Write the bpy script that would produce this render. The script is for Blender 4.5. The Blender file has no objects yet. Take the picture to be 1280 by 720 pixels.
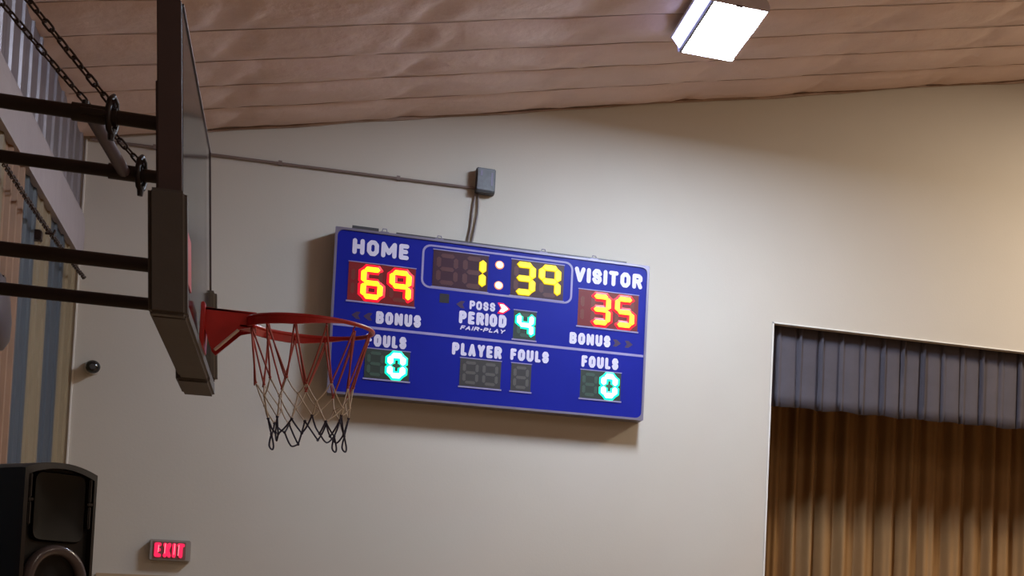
import bpy, bmesh, math, random
from mathutils import Vector, Matrix, noise
random.seed(7)
S = bpy.context.scene
COL = S.collection

# ------------------------------------------------------------------ camera
cam_d = bpy.data.cameras.new('camera'); cam = bpy.data.objects.new('camera', cam_d); COL.objects.link(cam)
FPX = 1994.18
ex = Vector((0.91024849, 0.04906889, 0.41114466))
ey = Vector((-0.41298639, 0.03605075, 0.9100234))
ez = Vector((0.02983176, -0.99814457, 0.05307992))
right = Vector((ex[0], ey[0], ez[0])); down = Vector((ex[1], ey[1], ez[1])); fwd = Vector((ex[2], ey[2], ez[2]))
m = Matrix((right, -down, -fwd)).transposed().to_4x4()
m.translation = (0, 0, 1.8)
cam.matrix_world = m
cam_d.sensor_width = 36; cam_d.lens = FPX / 1280 * 36
cam_d.shift_x = -0.5; cam_d.shift_y = 360 / 1280      # the picture is the upper left part of a wider view
cam_d.clip_end = 200
S.camera = cam

# ------------------------------------------------------------------ light
w = bpy.data.worlds.new('world'); S.world = w; w.use_nodes = True
w.node_tree.nodes['Background'].inputs[0].default_value = (0.5, 0.42, 0.38, 1)
w.node_tree.nodes['Background'].inputs[1].default_value = 0.05
S.view_settings.view_transform = 'Standard'; S.view_settings.look = 'None'
S.view_settings.exposure = 0.0; S.view_settings.gamma = 1

FIXTURE_RADIANCE = 190.0
def lamp(x, y, z, sx, sy, power, col):
    l = bpy.data.lights.new('gym_fill_lamp', 'AREA'); l.shape = 'RECTANGLE'; l.size = sx; l.size_y = sy
    l.energy = power; l.color = col
    o = bpy.data.objects.new('gym_fill_lamp', l); o.location = (x, y, z); COL.objects.link(o)
    return o
# unseen area lamps added to fill the hall, at assumed fixture spots
lamp(7.2, 9.9, 7.0, .4, 1.0, 270, (1, .85, .64))
lamp(13.0, 9.6, 7.0, .4, 1.0, 150, (1, .82, .6))
lamp(2.4, 2.6, 5.9, .4, 1.0, 30, (1, .84, .74))
lamp(7.6, 2.6, 7.0, .4, 1.0, 140, (1, .84, .68))
lamp(7.6, -3.0, 7.0, .4, 1.0, 150, (1, .84, .68))

# ------------------------------------------------------------------ materials
def mat(name, col, rough=.6, metal=0., emis=None, strength=0., bump=None, var=None, spec=None):
    M = bpy.data.materials.new(name); M.use_nodes = True
    nt = M.node_tree; b = nt.nodes['Principled BSDF']
    b.inputs['Base Color'].default_value = (*col, 1); b.inputs['Roughness'].default_value = rough
    b.inputs['Metallic'].default_value = metal
    if spec is not None: b.inputs['Specular IOR Level'].default_value = spec
    if emis: b.inputs['Emission Color'].default_value = (*emis, 1); b.inputs['Emission Strength'].default_value = strength
    tc = nt.nodes.new('ShaderNodeTexCoord')
    if var:                                                  # (scale, amount): blotchy wear of the colour
        n = nt.nodes.new('ShaderNodeTexNoise'); n.inputs['Scale'].default_value = var[0]; n.inputs['Detail'].default_value = 5
        nt.links.new(tc.outputs['Object'], n.inputs['Vector'])
        mx = nt.nodes.new('ShaderNodeMixRGB'); mx.blend_type = 'MULTIPLY'; mx.inputs[0].default_value = 1
        r = nt.nodes.new('ShaderNodeValToRGB')
        r.color_ramp.elements[0].position = .3; r.color_ramp.elements[1].position = .7
        lo = 1 - var[1]; r.color_ramp.elements[0].color = (lo, lo, lo, 1); r.color_ramp.elements[1].color = (1, 1, 1, 1)
        nt.links.new(n.outputs[0], r.inputs[0]); mx.inputs[1].default_value = (*col, 1)
        nt.links.new(r.outputs[0], mx.inputs[2]); nt.links.new(mx.outputs[0], b.inputs['Base Color'])
    if bump:                                                 # (scale, strength, distance)
        n = nt.nodes.new('ShaderNodeTexNoise'); n.inputs['Scale'].default_value = bump[0]; n.inputs['Detail'].default_value = 6
        nt.links.new(tc.outputs['Object'], n.inputs['Vector'])
        bp = nt.nodes.new('ShaderNodeBump'); bp.inputs['Strength'].default_value = bump[1]; bp.inputs['Distance'].default_value = bump[2]
        nt.links.new(n.outputs[0], bp.inputs['Height']); nt.links.new(bp.outputs[0], b.inputs['Normal'])
    return M

M = {}
M['wall'] = mat('cream_wall_paint', (.56, .515, .46), .75, bump=(60, .15, .004), var=(1.2, .05))
M['insul'] = mat('white_insulation_facing', (.66, .50, .45), .5, bump=(5, .6, .03), var=(2.5, .10))
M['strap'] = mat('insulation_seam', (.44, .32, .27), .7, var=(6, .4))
M['metal_panel'] = mat('galvanised_wall_panel', (.20, .18, .21), .42, .35, bump=(14, .3, .01), var=(3, .25))
M['yellow_panel'] = mat('yellow_wall_panel', (.20, .150, .085), .6, var=(5, .15))
M['tan_panel'] = mat('tan_wall_panel', (.26, .145, .085), .6, var=(5, .2))
M['blue_panel'] = mat('blue_wall_panel', (.036, .050, .072), .6, var=(5, .15))
M['beam'] = mat('pale_vinyl_beam', (.36, .315, .335), .6, bump=(9, .4, .02), var=(3, .12))
M['trim'] = mat('white_trim', (.75, .72, .68), .5)
M['floor'] = mat('maple_floor', (.42, .27, .14), .35, var=(3, .2))
M['plain'] = mat('hall_paint', (.52, .46, .40), .8)
M['stage_floor'] = mat('stage_floor', (.10, .07, .05), .6, var=(5, .2))
M['valance'] = mat('grey_velour', (.085, .075, .095), .85, bump=(120, .2, .003), var=(7, .15))
M['curtain'] = mat('gold_velour', (.32, .18, .072), .8, bump=(120, .2, .003), var=(4, .15))
M['door'] = mat('tan_door', (.46, .34, .22), .5, var=(5, .1))
M['dark'] = mat('dark_interior', (.03, .025, .025), .9)
M['blue_face'] = mat('blue_board_face', (.007, .013, .27), .42, var=(4, .08), spec=.2)
M['alu'] = mat('aluminium_edge', (.22, .20, .28), .4, .5)
M['lilac'] = mat('pale_line_paint', (.30, .27, .48), .5)
M['white_letter'] = mat('white_letter_vinyl', (.66, .62, .80), .5)
M['back_box'] = mat('board_case', (.16, .15, .17), .5, .3)
M['red_filter'] = mat('red_filter_panel', (.10, .012, .014), .35, emis=(1, .02, .05), strength=.06)  # weak red emission carries the digits' glow onto the panel
M['clock_panel'] = mat('clock_filter_panel', (.045, .016, .03), .35)
M['green_panel'] = mat('green_filter_panel', (.03, .042, .038), .4)
M['dark_panel'] = mat('dark_digit_panel', (.045, .042, .045), .4)
M['seg_off_red'] = mat('unlit_red_segment', (.16, .035, .03), .4)
M['seg_off_clock'] = mat('unlit_clock_segment', (.10, .04, .045), .4)
M['seg_off'] = mat('unlit_segment', (.10, .095, .09), .4)
M['seg_off_green'] = mat('unlit_green_segment', (.05, .09, .07), .4)
M['led_yellow'] = mat('amber_led_core', (.9, .8, .05), .4, emis=(1, .90, .0), strength=1.3)
M['led_red'] = mat('red_led_halo', (.6, .02, .02), .4, emis=(1, .0, .02), strength=1.5)  # halo of the overexposed digits, built as a glowing red border
M['led_amber'] = mat('amber_led_halo', (.4, .2, .02), .4, emis=(.55, .38, .0), strength=1.0)
M['led_cream'] = mat('cream_led_dot', (.9, .8, .6), .4, emis=(1, .86, .5), strength=1.6)
M['led_orange'] = mat('orange_led_edge', (.6, .2, .1), .4, emis=(1, .30, .12), strength=.8)
M['led_white'] = mat('white_green_led_core', (.8, 1, .9), .4, emis=(.86, 1, .95), strength=1.8)
M['led_green'] = mat('green_led_halo', (.0, .6, .3), .4, emis=(.0, 1, .42), strength=1.6)  # green halo of the digits, built as a glowing border
M['led_whitered'] = mat('white_red_led_core', (1, .9, .7), .4, emis=(1, .92, .7), strength=1.6)
M['arrow_off'] = mat('unlit_arrow', (.045, .02, .07), .5)
M['grey_box'] = mat('grey_steel_box', (.19, .20, .22), .45, .4, var=(30, .2))
M['grey_dark'] = mat('dark_steel_box', (.07, .07, .075), .5, .4)
M['conduit'] = mat('conduit', (.26, .21, .20), .45, .5)
M['cable'] = mat('grey_cable', (.22, .19, .19), .6)
M['pipe'] = mat('dark_painted_pipe', (.022, .011, .011), .45, .2, var=(12, .3))
M['brace'] = mat('brown_painted_brace', (.10, .065, .07), .5, .2)
M['post'] = mat('purple_grey_steel', (.075, .050, .055), .5, .2, var=(8, .1))
M['edge'] = mat('dark_board_edge', (.07, .05, .055), .5, .3)
M['pad'] = mat('grey_green_foam_pad', (.085, .075, .074), .65, bump=(40, .2, .004), var=(6, .12))
M['pad_far'] = mat('dark_foam_pad', (.12, .11, .10), .65)
M['badge'] = mat('badge_print', (.015, .012, .014), .5)
M['chain'] = mat('rusty_chain', (.07, .045, .04), .5, .5, var=(30, .4))
M['rim'] = mat('red_rim_paint', (.48, .022, .022), .38, var=(15, .2))
M['red_reflection'] = mat('painted_red_reflection', (.50, .05, .07), .5)  # painted red for a reflection in the board glass
M['rim_edge'] = mat('worn_rim_edge', (.6, .5, .48), .4, .4)
M['net_red'] = mat('red_net_cord', (.42, .10, .09), .8)
M['net_white'] = mat('white_net_cord', (.60, .55, .50), .8)
M['net_navy'] = mat('navy_net_cord', (.035, .035, .07), .8)
M['sp_body'] = mat('black_speaker_shell', (.005, .0045, .005), .45, bump=(150, .2, .002))
M['sp_bezel'] = mat('charcoal_speaker_bezel', (.016, .013, .014), .4)
M['sp_horn'] = mat('black_horn', (.004, .0035, .004), .45, spec=.25)
M['sp_ring'] = mat('satin_grey_ring', (.085, .07, .078), .2)
M['sign_case'] = mat('beige_sign_case', (.32, .28, .25), .5)
M['sign_face'] = mat('grey_sign_face', (.22, .10, .10), .5)
M['sign_red'] = mat('red_lit_letter', (.6, .02, .05), .4, emis=(1, .02, .10), strength=1.0)
M['sign_pink'] = mat('pink_lamp', (.9, .4, .4), .4, emis=(1, .16, .24), strength=1.0)
M['cam_black'] = mat('black_gloss', (.012, .012, .013), .12)
M['cam_white'] = mat('camera_base', (.42, .38, .34), .5)
M['lens'] = mat('lit_lens', (.9, .9, .9), .5, emis=(.70, .83, 1.0), strength=FIXTURE_RADIANCE)
M['lens_side'] = mat('lit_side_lens', (.9, .9, .9), .5, emis=(.50, .54, 1.0), strength=4.5)
M['housing'] = mat('white_fixture_housing', (.60, .58, .68), .4, .1)
M['fixture_dark'] = mat('grey_fixture_bracket', (.16, .15, .18), .5)

# board glass: clear pane with true mirror-like glancing reflection
g = bpy.data.materials.new('clear_board_glass'); g.use_nodes = True; nt = g.node_tree; nt.nodes.clear()
out = nt.nodes.new('ShaderNodeOutputMaterial'); mix = nt.nodes.new('ShaderNodeMixShader'); fr = nt.nodes.new('ShaderNodeFresnel')
tr = nt.nodes.new('ShaderNodeBsdfTransparent'); gl = nt.nodes.new('ShaderNodeBsdfGlossy'); gl.inputs['Roughness'].default_value = .09
fr.inputs['IOR'].default_value = 1.18; tr.inputs[0].default_value = (.93, .93, .94, 1)
nt.links.new(fr.outputs[0], mix.inputs[0]); nt.links.new(tr.outputs[0], mix.inputs[1]); nt.links.new(gl.outputs[0], mix.inputs[2]); nt.links.new(mix.outputs[0], out.inputs[0])
M['glass'] = g

# ------------------------------------------------------------------ helpers
def link(name, me, mats, parent=None):
    o = bpy.data.objects.new(name, me)
    if not isinstance(mats, (list, tuple)): mats = [mats]
    if len(me.materials) == 0:
        for mm in mats: me.materials.append(M[mm])
    COL.objects.link(o)
    if parent is not None: o.parent = parent
    return o
def obj(name, bm, mats, parent=None, smooth=False):
    bmesh.ops.recalc_face_normals(bm, faces=bm.faces)
    me = bpy.data.meshes.new(name); bm.to_mesh(me); bm.free()
    if smooth:
        for p in me.polygons: p.use_smooth = True
        if smooth != 'all':
            try: me.set_sharp_from_angle(angle=math.radians(40))
            except Exception: pass
    return link(name, me, mats, parent)
def thing(name, label, cat, loc=(0, 0, 0), group=None, rz=0):
    o = bpy.data.objects.new(name, None); o.location = loc; o.rotation_euler = (0, 0, rz); COL.objects.link(o)
    o['label'] = label; o['category'] = cat; o.empty_display_size = .1
    if group: o['group'] = group
    return o
def tag(o, label, cat, group=None):
    o['label'] = label; o['category'] = cat
    if group: o['group'] = group
    return o
def struct(o): o['kind'] = 'structure'; return o
def box(bm, x0, x1, y0, y1, z0, z1, bev=0, mi=0):
    vs = [bm.verts.new((x, y, z)) for x in (x0, x1) for y in (y0, y1) for z in (z0, z1)]
    idx = [(0, 1, 3, 2), (4, 6, 7, 5), (0, 4, 5, 1), (2, 3, 7, 6), (0, 2, 6, 4), (1, 5, 7, 3)]
    fs = [bm.faces.new([vs[i] for i in f]) for f in idx]
    for f in fs: f.material_index = mi
    if bev:
        es = list({e for f in fs for e in f.edges})
        bmesh.ops.bevel(bm, geom=es, offset=bev, segments=2, affect='EDGES')
    return fs
def prism(bm, pts, axis, a, b, mi=0):
    """closed outline pts extruded along axis ('x','y','z') from a to b"""
    def P(p, t): return {'x': (t, p[0], p[1]), 'y': (p[0], t, p[1]), 'z': (p[0], p[1], t)}[axis]
    A = [bm.verts.new(P(p, a)) for p in pts]; B = [bm.verts.new(P(p, b)) for p in pts]
    n = len(pts); fs = [bm.faces.new(A), bm.faces.new(B[::-1])]
    for i in range(n): fs.append(bm.faces.new((A[i], B[i], B[(i + 1) % n], A[(i + 1) % n])))
    for f in fs: f.material_index = mi
    return fs
def tube(bm, pts, r, n=8, closed=False, cap=True, mi=0):
    pts = [Vector(p) for p in pts]; N = len(pts); rings = []
    rr = r if isinstance(r, (list, tuple)) else [r] * N
    prev = None
    for i, p in enumerate(pts):
        if closed: t = pts[(i + 1) % N] - pts[i - 1]
        else: t = pts[min(i + 1, N - 1)] - pts[max(i - 1, 0)]
        t.normalize()
        if prev is None:
            a = Vector((0, 0, 1)) if abs(t.z) < .9 else Vector((1, 0, 0)); u = t.cross(a).normalized()
        else: u = (prev - t * prev.dot(t)).normalized()
        prev = u; v = t.cross(u)
        rings.append([bm.verts.new(p + (u * math.cos(2 * math.pi * k / n) + v * math.sin(2 * math.pi * k / n)) * rr[i]) for k in range(n)])
    for i in range(N if closed else N - 1):
        A = rings[i]; B = rings[(i + 1) % N]
        for k in range(n): bm.faces.new((A[k], A[(k + 1) % n], B[(k + 1) % n], B[k])).material_index = mi
    if cap and not closed: bm.faces.new(rings[0][::-1]).material_index = mi; bm.faces.new(rings[-1]).material_index = mi
def new(): return bmesh.new()
def obox(name, mats, x0, x1, y0, y1, z0, z1, parent=None, bev=0):
    bm = new(); box(bm, x0, x1, y0, y1, z0, z1, bev); return obj(name, bm, mats, parent, smooth=bool(bev))

# ------------------------------------------------------------------ the hall
XL, YW, Y0, XR = -1.52, 12.67, -7.0, 21.5
RX = 10.0
def zc(x): return 5.235 + .237 * (x - XL) if x < RX else 5.235 + .237 * (RX - XL) - .237 * (x - RX)
SX0, SX1, SZ0, SZ1 = 3.41, 13.0, 1.0, 4.50           # stage opening
bm = new()
prism(bm, [(XL - .14, 0), (SX0, 0), (SX0, zc(SX0) + .05), (XL - .14, zc(XL) + .02)], 'y', YW, YW + .07)
prism(bm, [(SX0, SZ1), (SX1, SZ1), (SX1, zc(SX1) + .05), (RX, zc(RX) + .05), (SX0, zc(SX0) + .05)], 'y', YW, YW + .07)
prism(bm, [(SX1, 0), (XR, 0), (XR, zc(XR) + .05), (SX1, zc(SX1) + .05)], 'y', YW, YW + .07)
prism(bm, [(SX0, 0), (SX1, 0), (SX1, SZ0), (SX0, SZ0)], 'y', YW, YW + .07)
wall_far = struct(obj('wall_far', bm, 'wall'))
struct(obox('floor', 'floor', XL - .2, XR + .2, Y0 - .2, YW + .15, -.1, 0))
struct(obox('wall_right', 'plain', XR, XR + .15, Y0, YW + .15, 0, zc(XR) + .05))
bm = new(); prism(bm, [(XL, 0), (XR, 0), (XR, zc(XR) + .05), (RX, zc(RX) + .05), (XL, zc(XL) + .05)], 'y', Y0 - .15, Y0)
struct(obj('wall_back', bm, 'plain'))
# stage recess
bm = new()
box(bm, SX0 - 1.2, SX1 + 1.2, YW + .071, YW + 3.6, .8, SZ0)
struct(obj('floor_stage', bm, 'stage_floor'))
bm = new()
box(bm, SX0 - 1.2, SX1 + 1.2, YW + 3.5, YW + 3.6, SZ0, 5.9)
box(bm, SX0 - 1.2, SX0 - 1.1, YW + .071, YW + 3.5, SZ0, 5.9)
box(bm, SX1 + 1.1, SX1 + 1.2, YW + .071, YW + 3.5, SZ0, 5.9)
box(bm, SX0 - 1.2, SX1 + 1.2, YW + .071, YW + 3.6, 5.9, 6.0)
struct(obj('wall_stage', bm, 'dark'))
# thin bead round the opening
bm = new()
box(bm, SX0 - .012, SX0, YW - .006, YW + .02, SZ0, SZ1 + .012)
box(bm, SX0 - .012, SX1, YW - .006, YW + .02, SZ1, SZ1 + .012)
struct(obj('trim_1', bm, 'trim'))

# left wall: backing sheet, painted ribbed panels below, bare ribbed metal above
wl = struct(obox('wall_left', 'metal_panel', XL - .13, XL - .03, Y0, YW, 0, zc(XL) + .05))
def ribbed(y0, y1, z0, z1, ribs, d=.026, x=XL - .016):
    bm = new(); prof = []
    wd = (y1 - y0) / ribs; g = .002
    prof.append((y0 + g, 0))
    for i in range(ribs):
        c = y0 + (i + .5) * wd
        prof += [(c - .035, 0), (c - .018, d), (c + .018, d), (c + .035, 0)]
    prof.append((y1 - g, 0))
    A = [bm.verts.new((x + p[1], p[0], z0)) for p in prof]; B = [bm.verts.new((x + p[1], p[0], z1)) for p in prof]
    for i in range(len(prof) - 1): bm.faces.new((A[i], A[i + 1], B[i + 1], B[i]))
    bb = [bm.verts.new((x - .006, y, z)) for y in (y0 + g, y1 - g) for z in (z0, z1)]
    bm.faces.new([A[0], B[0], bb[1], bb[0]]); bm.faces.new([A[-1], B[-1], bb[3], bb[2]])
    bm.faces.new(A + [bb[2], bb[0]]); bm.faces.new(B + [bb[3], bb[1]])
    return bm
bounds = [12.665, 12.08, 11.46, 10.88, 10.36, 9.77]
while bounds[-1] > Y0 + .7: bounds.append(bounds[-1] - .58)
cols = ['yellow_panel', 'blue_panel', 'yellow_panel', 'blue_panel', 'tan_panel', 'yellow_panel']
for i in range(len(bounds) - 1):
    c = cols[i] if i < 6 else ('blue_panel' if i % 2 == 0 else 'yellow_panel')
    p = obj('wall_panel', ribbed(bounds[i + 1], bounds[i], 0, 4.385, 3 if c == 'tan_panel' else 2, d=.012 if c != 'tan_panel' else .02), c, wl)
    p['label'] = {'yellow_panel': 'dull yellow', 'blue_panel': 'slate blue', 'tan_panel': 'orange tan'}[c] + ' ribbed wall panel'
y = 12.665; k = 0
while y > Y0 + .6:
    obj('metal_wall_panel', ribbed(y - .62, y, 4.50, zc(XL) - .005, 2, d=.012), 'metal_panel', wl)
    y -= .62
# pale beam along the left wall, flat face below and rolled back edge above
bm = new()
for a, b in ((Y0, 0), (0, 4), (4, 6.2), (6.2, 9), (9, YW - .005)):
    prism(bm, [(XL - .02, 4.375), (XL + .022, 4.37), (XL + .024, 4.60), (XL + .018, 4.66), (XL + .008, 4.70), (XL - .02, 4.72)], 'y', a, b)
bmesh.ops.remove_doubles(bm, verts=bm.verts, dist=.0005)
bm2 = bm
# prism() along y takes (x, z)
struct(obj('trim_2', bm2, 'beam'))
# corner bead
struct(obox('trim_3', 'trim', XL - .002, XL + .008, YW - .010, YW, 0, zc(XL) - .01))

# ceiling: deck above, sagging strips of faced insulation below, thin seams between them
bm = new()
prism(bm, [(XL - .15, zc(XL) + .10), (RX, zc(RX) + .14), (XR + .15, zc(XR) + .10), (XR + .15, zc(XR) + .2), (RX, zc(RX) + .26), (XL - .15, zc(XL) + .2)], 'y', Y0 - .15, YW + .15)
ceil = struct(obj('ceiling', bm, 'plain'))
seamsY = [12.67, 12.20, 11.71, 11.22, 10.66]
while seamsY[-1] > Y0 + .3: seamsY.append(seamsY[-1] - .55)
XS = -.55
def strip(y1, y0, fine, seed):
    bm = new(); nx = 16 if fine else 2; ny = 8 if fine else 2
    xs = [XL]
    x = XS - 1.05
    cells = []
    k0 = -1
    X = []
    x = XL
    step = 1.05 / nx
    n = int((XR - XL) / step)
    X = [XL - .03] + [XL + i * step for i in range(1, n + 1)] + [XR]
    rows = []
    for j in range(ny + 1):
        v = j / ny; yy = y0 + (y1 - y0) * v; row = []
        for xx in X:
            u = ((xx - XS) / 1.05) % 1.0
            pil = (math.sin(math.pi * v) ** .6) * (.35 + .65 * (math.sin(math.pi * u) ** .5 if 0 < u < 1 else 0))
            ns = noise.noise(Vector((xx * 2.3, yy * 3.1, seed * .0))) * .012 + noise.noise(Vector((xx * 7 + yy * 5, yy * 4, 3))) * .006
            edge = math.sin(math.pi * v) ** .5
            # creases fan out from the cross seams
            cr = .018 * math.sin(21 * (xx - XS) + 9 * yy + 3 * noise.noise(Vector((xx, yy, 1)))) * max(0, 1 - abs(((xx - XS + .52) % 1.05) - .52) / .30) * edge
            row.append(bm.verts.new((xx, yy, zc(xx) - .045 * pil - ns * edge - cr + .012)))
        rows.append(row)
    for j in range(ny):
        for i in range(len(X) - 1): bm.faces.new((rows[j][i], rows[j][i + 1], rows[j + 1][i + 1], rows[j + 1][i]))
    bmesh.ops.triangulate(bm, faces=bm.faces)
    return bm
for i in range(len(seamsY) - 1):
    o = obj('insulation_strip', strip(seamsY[i], seamsY[i + 1] + .006, seamsY[i] > 8.5, i), 'insul', ceil, smooth='all')
for i, sy in enumerate(seamsY[1:]):
    bm = new(); pts = []; n = 40 if sy > 8 else 6
    for k in range(n + 1):
        xx = XL + (RX - XL) * k / n; pts.append((xx, sy + .004 * math.sin(k * 1.7 + i), zc(xx) + .006 + .005 * math.sin(k * 2.3)))
    pts.append((XR, sy, zc(XR)))
    tube(bm, pts, .0020, 5)
    obj('seam', bm, 'strap', ceil)
# dark sagging edge where the insulation meets the far wall
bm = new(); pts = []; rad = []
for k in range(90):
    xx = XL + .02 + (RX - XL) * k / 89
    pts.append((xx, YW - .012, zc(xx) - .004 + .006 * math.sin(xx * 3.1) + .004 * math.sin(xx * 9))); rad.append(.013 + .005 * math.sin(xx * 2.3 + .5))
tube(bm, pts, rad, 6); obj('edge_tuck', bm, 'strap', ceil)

# door under the exit sign (only the top of its frame reaches the picture)
dr = struct(obox('door_1', 'door', -1.22, -.50, YW - .04, YW + .0, 0, 2.15))
bm = new()
box(bm, -1.30, -1.22, YW - .05, YW, 0, 2.215); box(bm, -.50, -.42, YW - .05, YW, 0, 2.215); box(bm, -1.22, -.50, YW - .05, YW, 2.15, 2.215)
obj('door_frame', bm, 'door', dr)
bm = new(); tube(bm, [(-1.14, YW - .04, 1.0), (-1.14, YW - .09, 1.0), (-1.04, YW - .09, 1.0)], .01, 8); obj('door_handle', bm, 'grey_box', dr)

# ------------------------------------------------------------------ scoreboard
FY = 12.50
sb = thing('scoreboard', 'large blue electronic scoreboard with lit digits on the far wall', 'scoreboard', (1.215, YW, 3.579))
OX, OZ = 1.215, 3.579
def loc(o):          # geometry below is written in hall coordinates; the parts sit under the board's Empty
    o.matrix_parent_inverse = Matrix.Translation((-OX, -YW, -OZ)); return o
bx0, bx1, bz0, bz1 = .088, 2.350, 3.579, 4.797
def rrect(x0, x1, z0, z1, r, n=5):
    pts = []
    for cx, cz, a0 in ((x1 - r, z1 - r, 0), (x0 + r, z1 - r, 90), (x0 + r, z0 + r, 180), (x1 - r, z0 + r, 270)):
        for k in range(n + 1):
            a = math.radians(a0 + 90 * k / n); pts.append((cx + r * math.cos(a), cz + r * math.sin(a)))
    return pts
def ring(bm, outer, inner, y0, y1, mi=0):
    n = len(outer); V = []
    for pts, y in ((outer, y0), (inner, y0), (inner, y1), (outer, y1)): V.append([bm.verts.new((p[0], y, p[1])) for p in pts])
    for a in range(4):
        A, B = V[a], V[(a + 1) % 4]
        for i in range(n): bm.faces.new((A[i], A[(i + 1) % n], B[(i + 1) % n], B[i])).material_index = mi
bm = new(); box(bm, bx0 + .004, bx1 - .004, FY + .012, YW - .004, bz0 + .004, bz1 - .004)
loc(obj('case', bm, 'back_box', sb))
bm = new(); prism(bm, rrect(bx0 + .002, bx1 - .002, bz0 + .002, bz1 - .002, .03), 'y', FY, FY + .012)
loc(obj('face_panel', bm, 'blue_face', sb))
bm = new(); ring(bm, rrect(bx0, bx1, bz0, bz1, .008), rrect(bx0 + .017, bx1 - .017, bz0 + .017, bz1 - .017, .045), FY - .010, FY + .014)
loc(obj('edge_frame', bm, 'alu', sb))
bm = new(); box(bm, bx0 + .017, bx1 - .017, FY - .003, FY, 4.076, 4.094); loc(obj('divider_line', bm, 'lilac', sb))
bm = new(); ring(bm, rrect(.684, 1.772, 4.426, 4.752, .06), rrect(.698, 1.758, 4.440, 4.738, .048), FY - .003, FY)
loc(obj('clock_outline', bm, 'lilac', sb))
# lifting tabs and clips on the top edge
for tx in (.42, .80, 1.55, 1.93):
    bm = new(); box(bm, tx - .03, tx + .03, FY + .02, FY + .05, bz1 - .006, bz1 + .012)
    tube(bm, [(tx - .018, FY + .035, bz1 + .01), (tx - .012, FY + .035, bz1 + .035), (tx + .012, FY + .035, bz1 + .035), (tx + .018, FY + .035, bz1 + .01)], .004, 6)
    loc(obj('top_clip', bm, 'alu', sb))
loc(obox('top_rail', 'grey_dark', .20, .38, FY + .04, FY + .16, bz1 - .005, bz1 + .034, sb))
loc(obox('top_rail', 'grey_dark', .50, 2.18, FY + .04, FY + .16, bz1 - .005, bz1 + .022, sb))

DIG = {'0': 'abcdef', '1': 'bc', '3': 'abgcd', '4': 'fgbc', '5': 'afgcd', '6': 'afgedc', '9': 'abfgc', '8': 'abcdefg', ' ': ''}
def seg_shape(s, cx, cz, w, h, t):
    """six-cornered bar for segment s, list of (x, z)"""
    hw, hh = w / 2 - t / 2, h / 2 - t / 2; q = t / 2; g = t * .12
    H = lambda z: [(cx - hw + g, z), (cx - hw + q + g * .2, z + q), (cx + hw - q - g * .2, z + q), (cx + hw - g, z), (cx + hw - q - g * .2, z - q), (cx - hw + q + g * .2, z - q)]
    V = lambda x, za, zb: [(x, zb - g), (x + q, zb - q - g * .2), (x + q, za + q + g * .2), (x, za + g), (x - q, za + q + g * .2), (x - q, zb - q - g * .2)]
    return {'a': H(cz + hh), 'g': H(cz), 'd': H(cz - hh), 'b': V(cx + hw, cz, cz + hh), 'c': V(cx + hw, cz - hh, cz), 'f': V(cx - hw, cz, cz + hh), 'e': V(cx - hw, cz - hh, cz)}[s]
def inset(pts, k):
    c = Vector((sum(p[0] for p in pts) / len(pts), sum(p[1] for p in pts) / len(pts))); o = []
    n = len(pts)
    for i in range(n):
        p0, p1, p2 = Vector(pts[i - 1]), Vector(pts[i]), Vector(pts[(i + 1) % n])
        n1 = Vector(((p1 - p0).y, -(p1 - p0).x)).normalized(); n2 = Vector(((p2 - p1).y, -(p2 - p1).x)).normalized()
        if n1.dot(c - p1) < 0: n1 = -n1
        if n2.dot(c - p1) < 0: n2 = -n2
        b = (n1 + n2).normalized(); o.append(tuple(p1 + b * k / max(.4, b.dot(n1))))
    return o
def digit(panel, ch, cx, cz, w, h, t, lit, off, grow=.017):
    """lit = (core, edge) material names. Lit segments are raised bars: bright core, coloured sloping edge glowing as the LED halo"""
    for s in 'abcdefg':
        if ch == '1' and cx < .23 and s not in 'bc': continue
        sh = seg_shape(s, cx, cz, w, h, t); bm = new()
        if s in DIG[ch]:
            y0, y1 = FY - .004, FY - .014
            O = inset(sh, -grow)
            A = [bm.verts.new((p[0], y0, p[1])) for p in O]; B = [bm.verts.new((p[0], (y0 + y1) / 2, p[1])) for p in sh]; C = [bm.verts.new((p[0], y1, p[1])) for p in inset(sh, t * .06)]
            n = len(sh)
            for i in range(n):
                bm.faces.new((A[i], A[(i + 1) % n], B[(i + 1) % n], B[i])).material_index = 1
                bm.faces.new((B[i], B[(i + 1) % n], C[(i + 1) % n], C[i])).material_index = 0
            bm.faces.new(C).material_index = 0
            o = obj('segment', bm, list(lit), panel); 
            for f in o.data.polygons: pass
        else:
            prism(bm, inset(sh, t * .12), 'y', FY - .006, FY - .0035); o = obj('segment', bm, off, panel)
def panel(x0, x1, z0, z1, m_, label):
    bm = new(); box(bm, x0, x1, FY - .003, FY - .0002, z0, z1); o = loc(obj('digit_panel', bm, m_, sb)); o['label'] = label
    obox('bottom_ledge', 'lilac', x0 - .008, x1 + .008, FY - .007, FY - .0002, z0 - .012, z0 - .002, o)
    obox('top_ledge', 'lilac', x0 - .004, x1 + .004, FY - .005, FY - .0002, z1 + .002, z1 + .008, o)
    return o
RED = ('led_yellow', 'led_red'); GRN = ('led_white', 'led_green'); AMB = ('led_yellow', 'led_amber')
p = panel(.190, .646, 4.272, 4.552, 'red_filter', 'home score panel lit 69')
for s in 'bc':
    bm = new(); prism(bm, inset(seg_shape(s, .165, 4.412, .15, .235, .034), .004), 'y', FY - .006, FY - .0035); obj('segment', bm, 'seg_off_red', p)
digit(p, '6', .350, 4.410, .150, .236, .036, RED, 'seg_off_red'); digit(p, '9', .543, 4.410, .150, .236, .036, RED, 'seg_off_red')
p = panel(1.820, 2.276, 4.272, 4.552, 'red_filter', 'visitor score panel lit 35')
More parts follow.
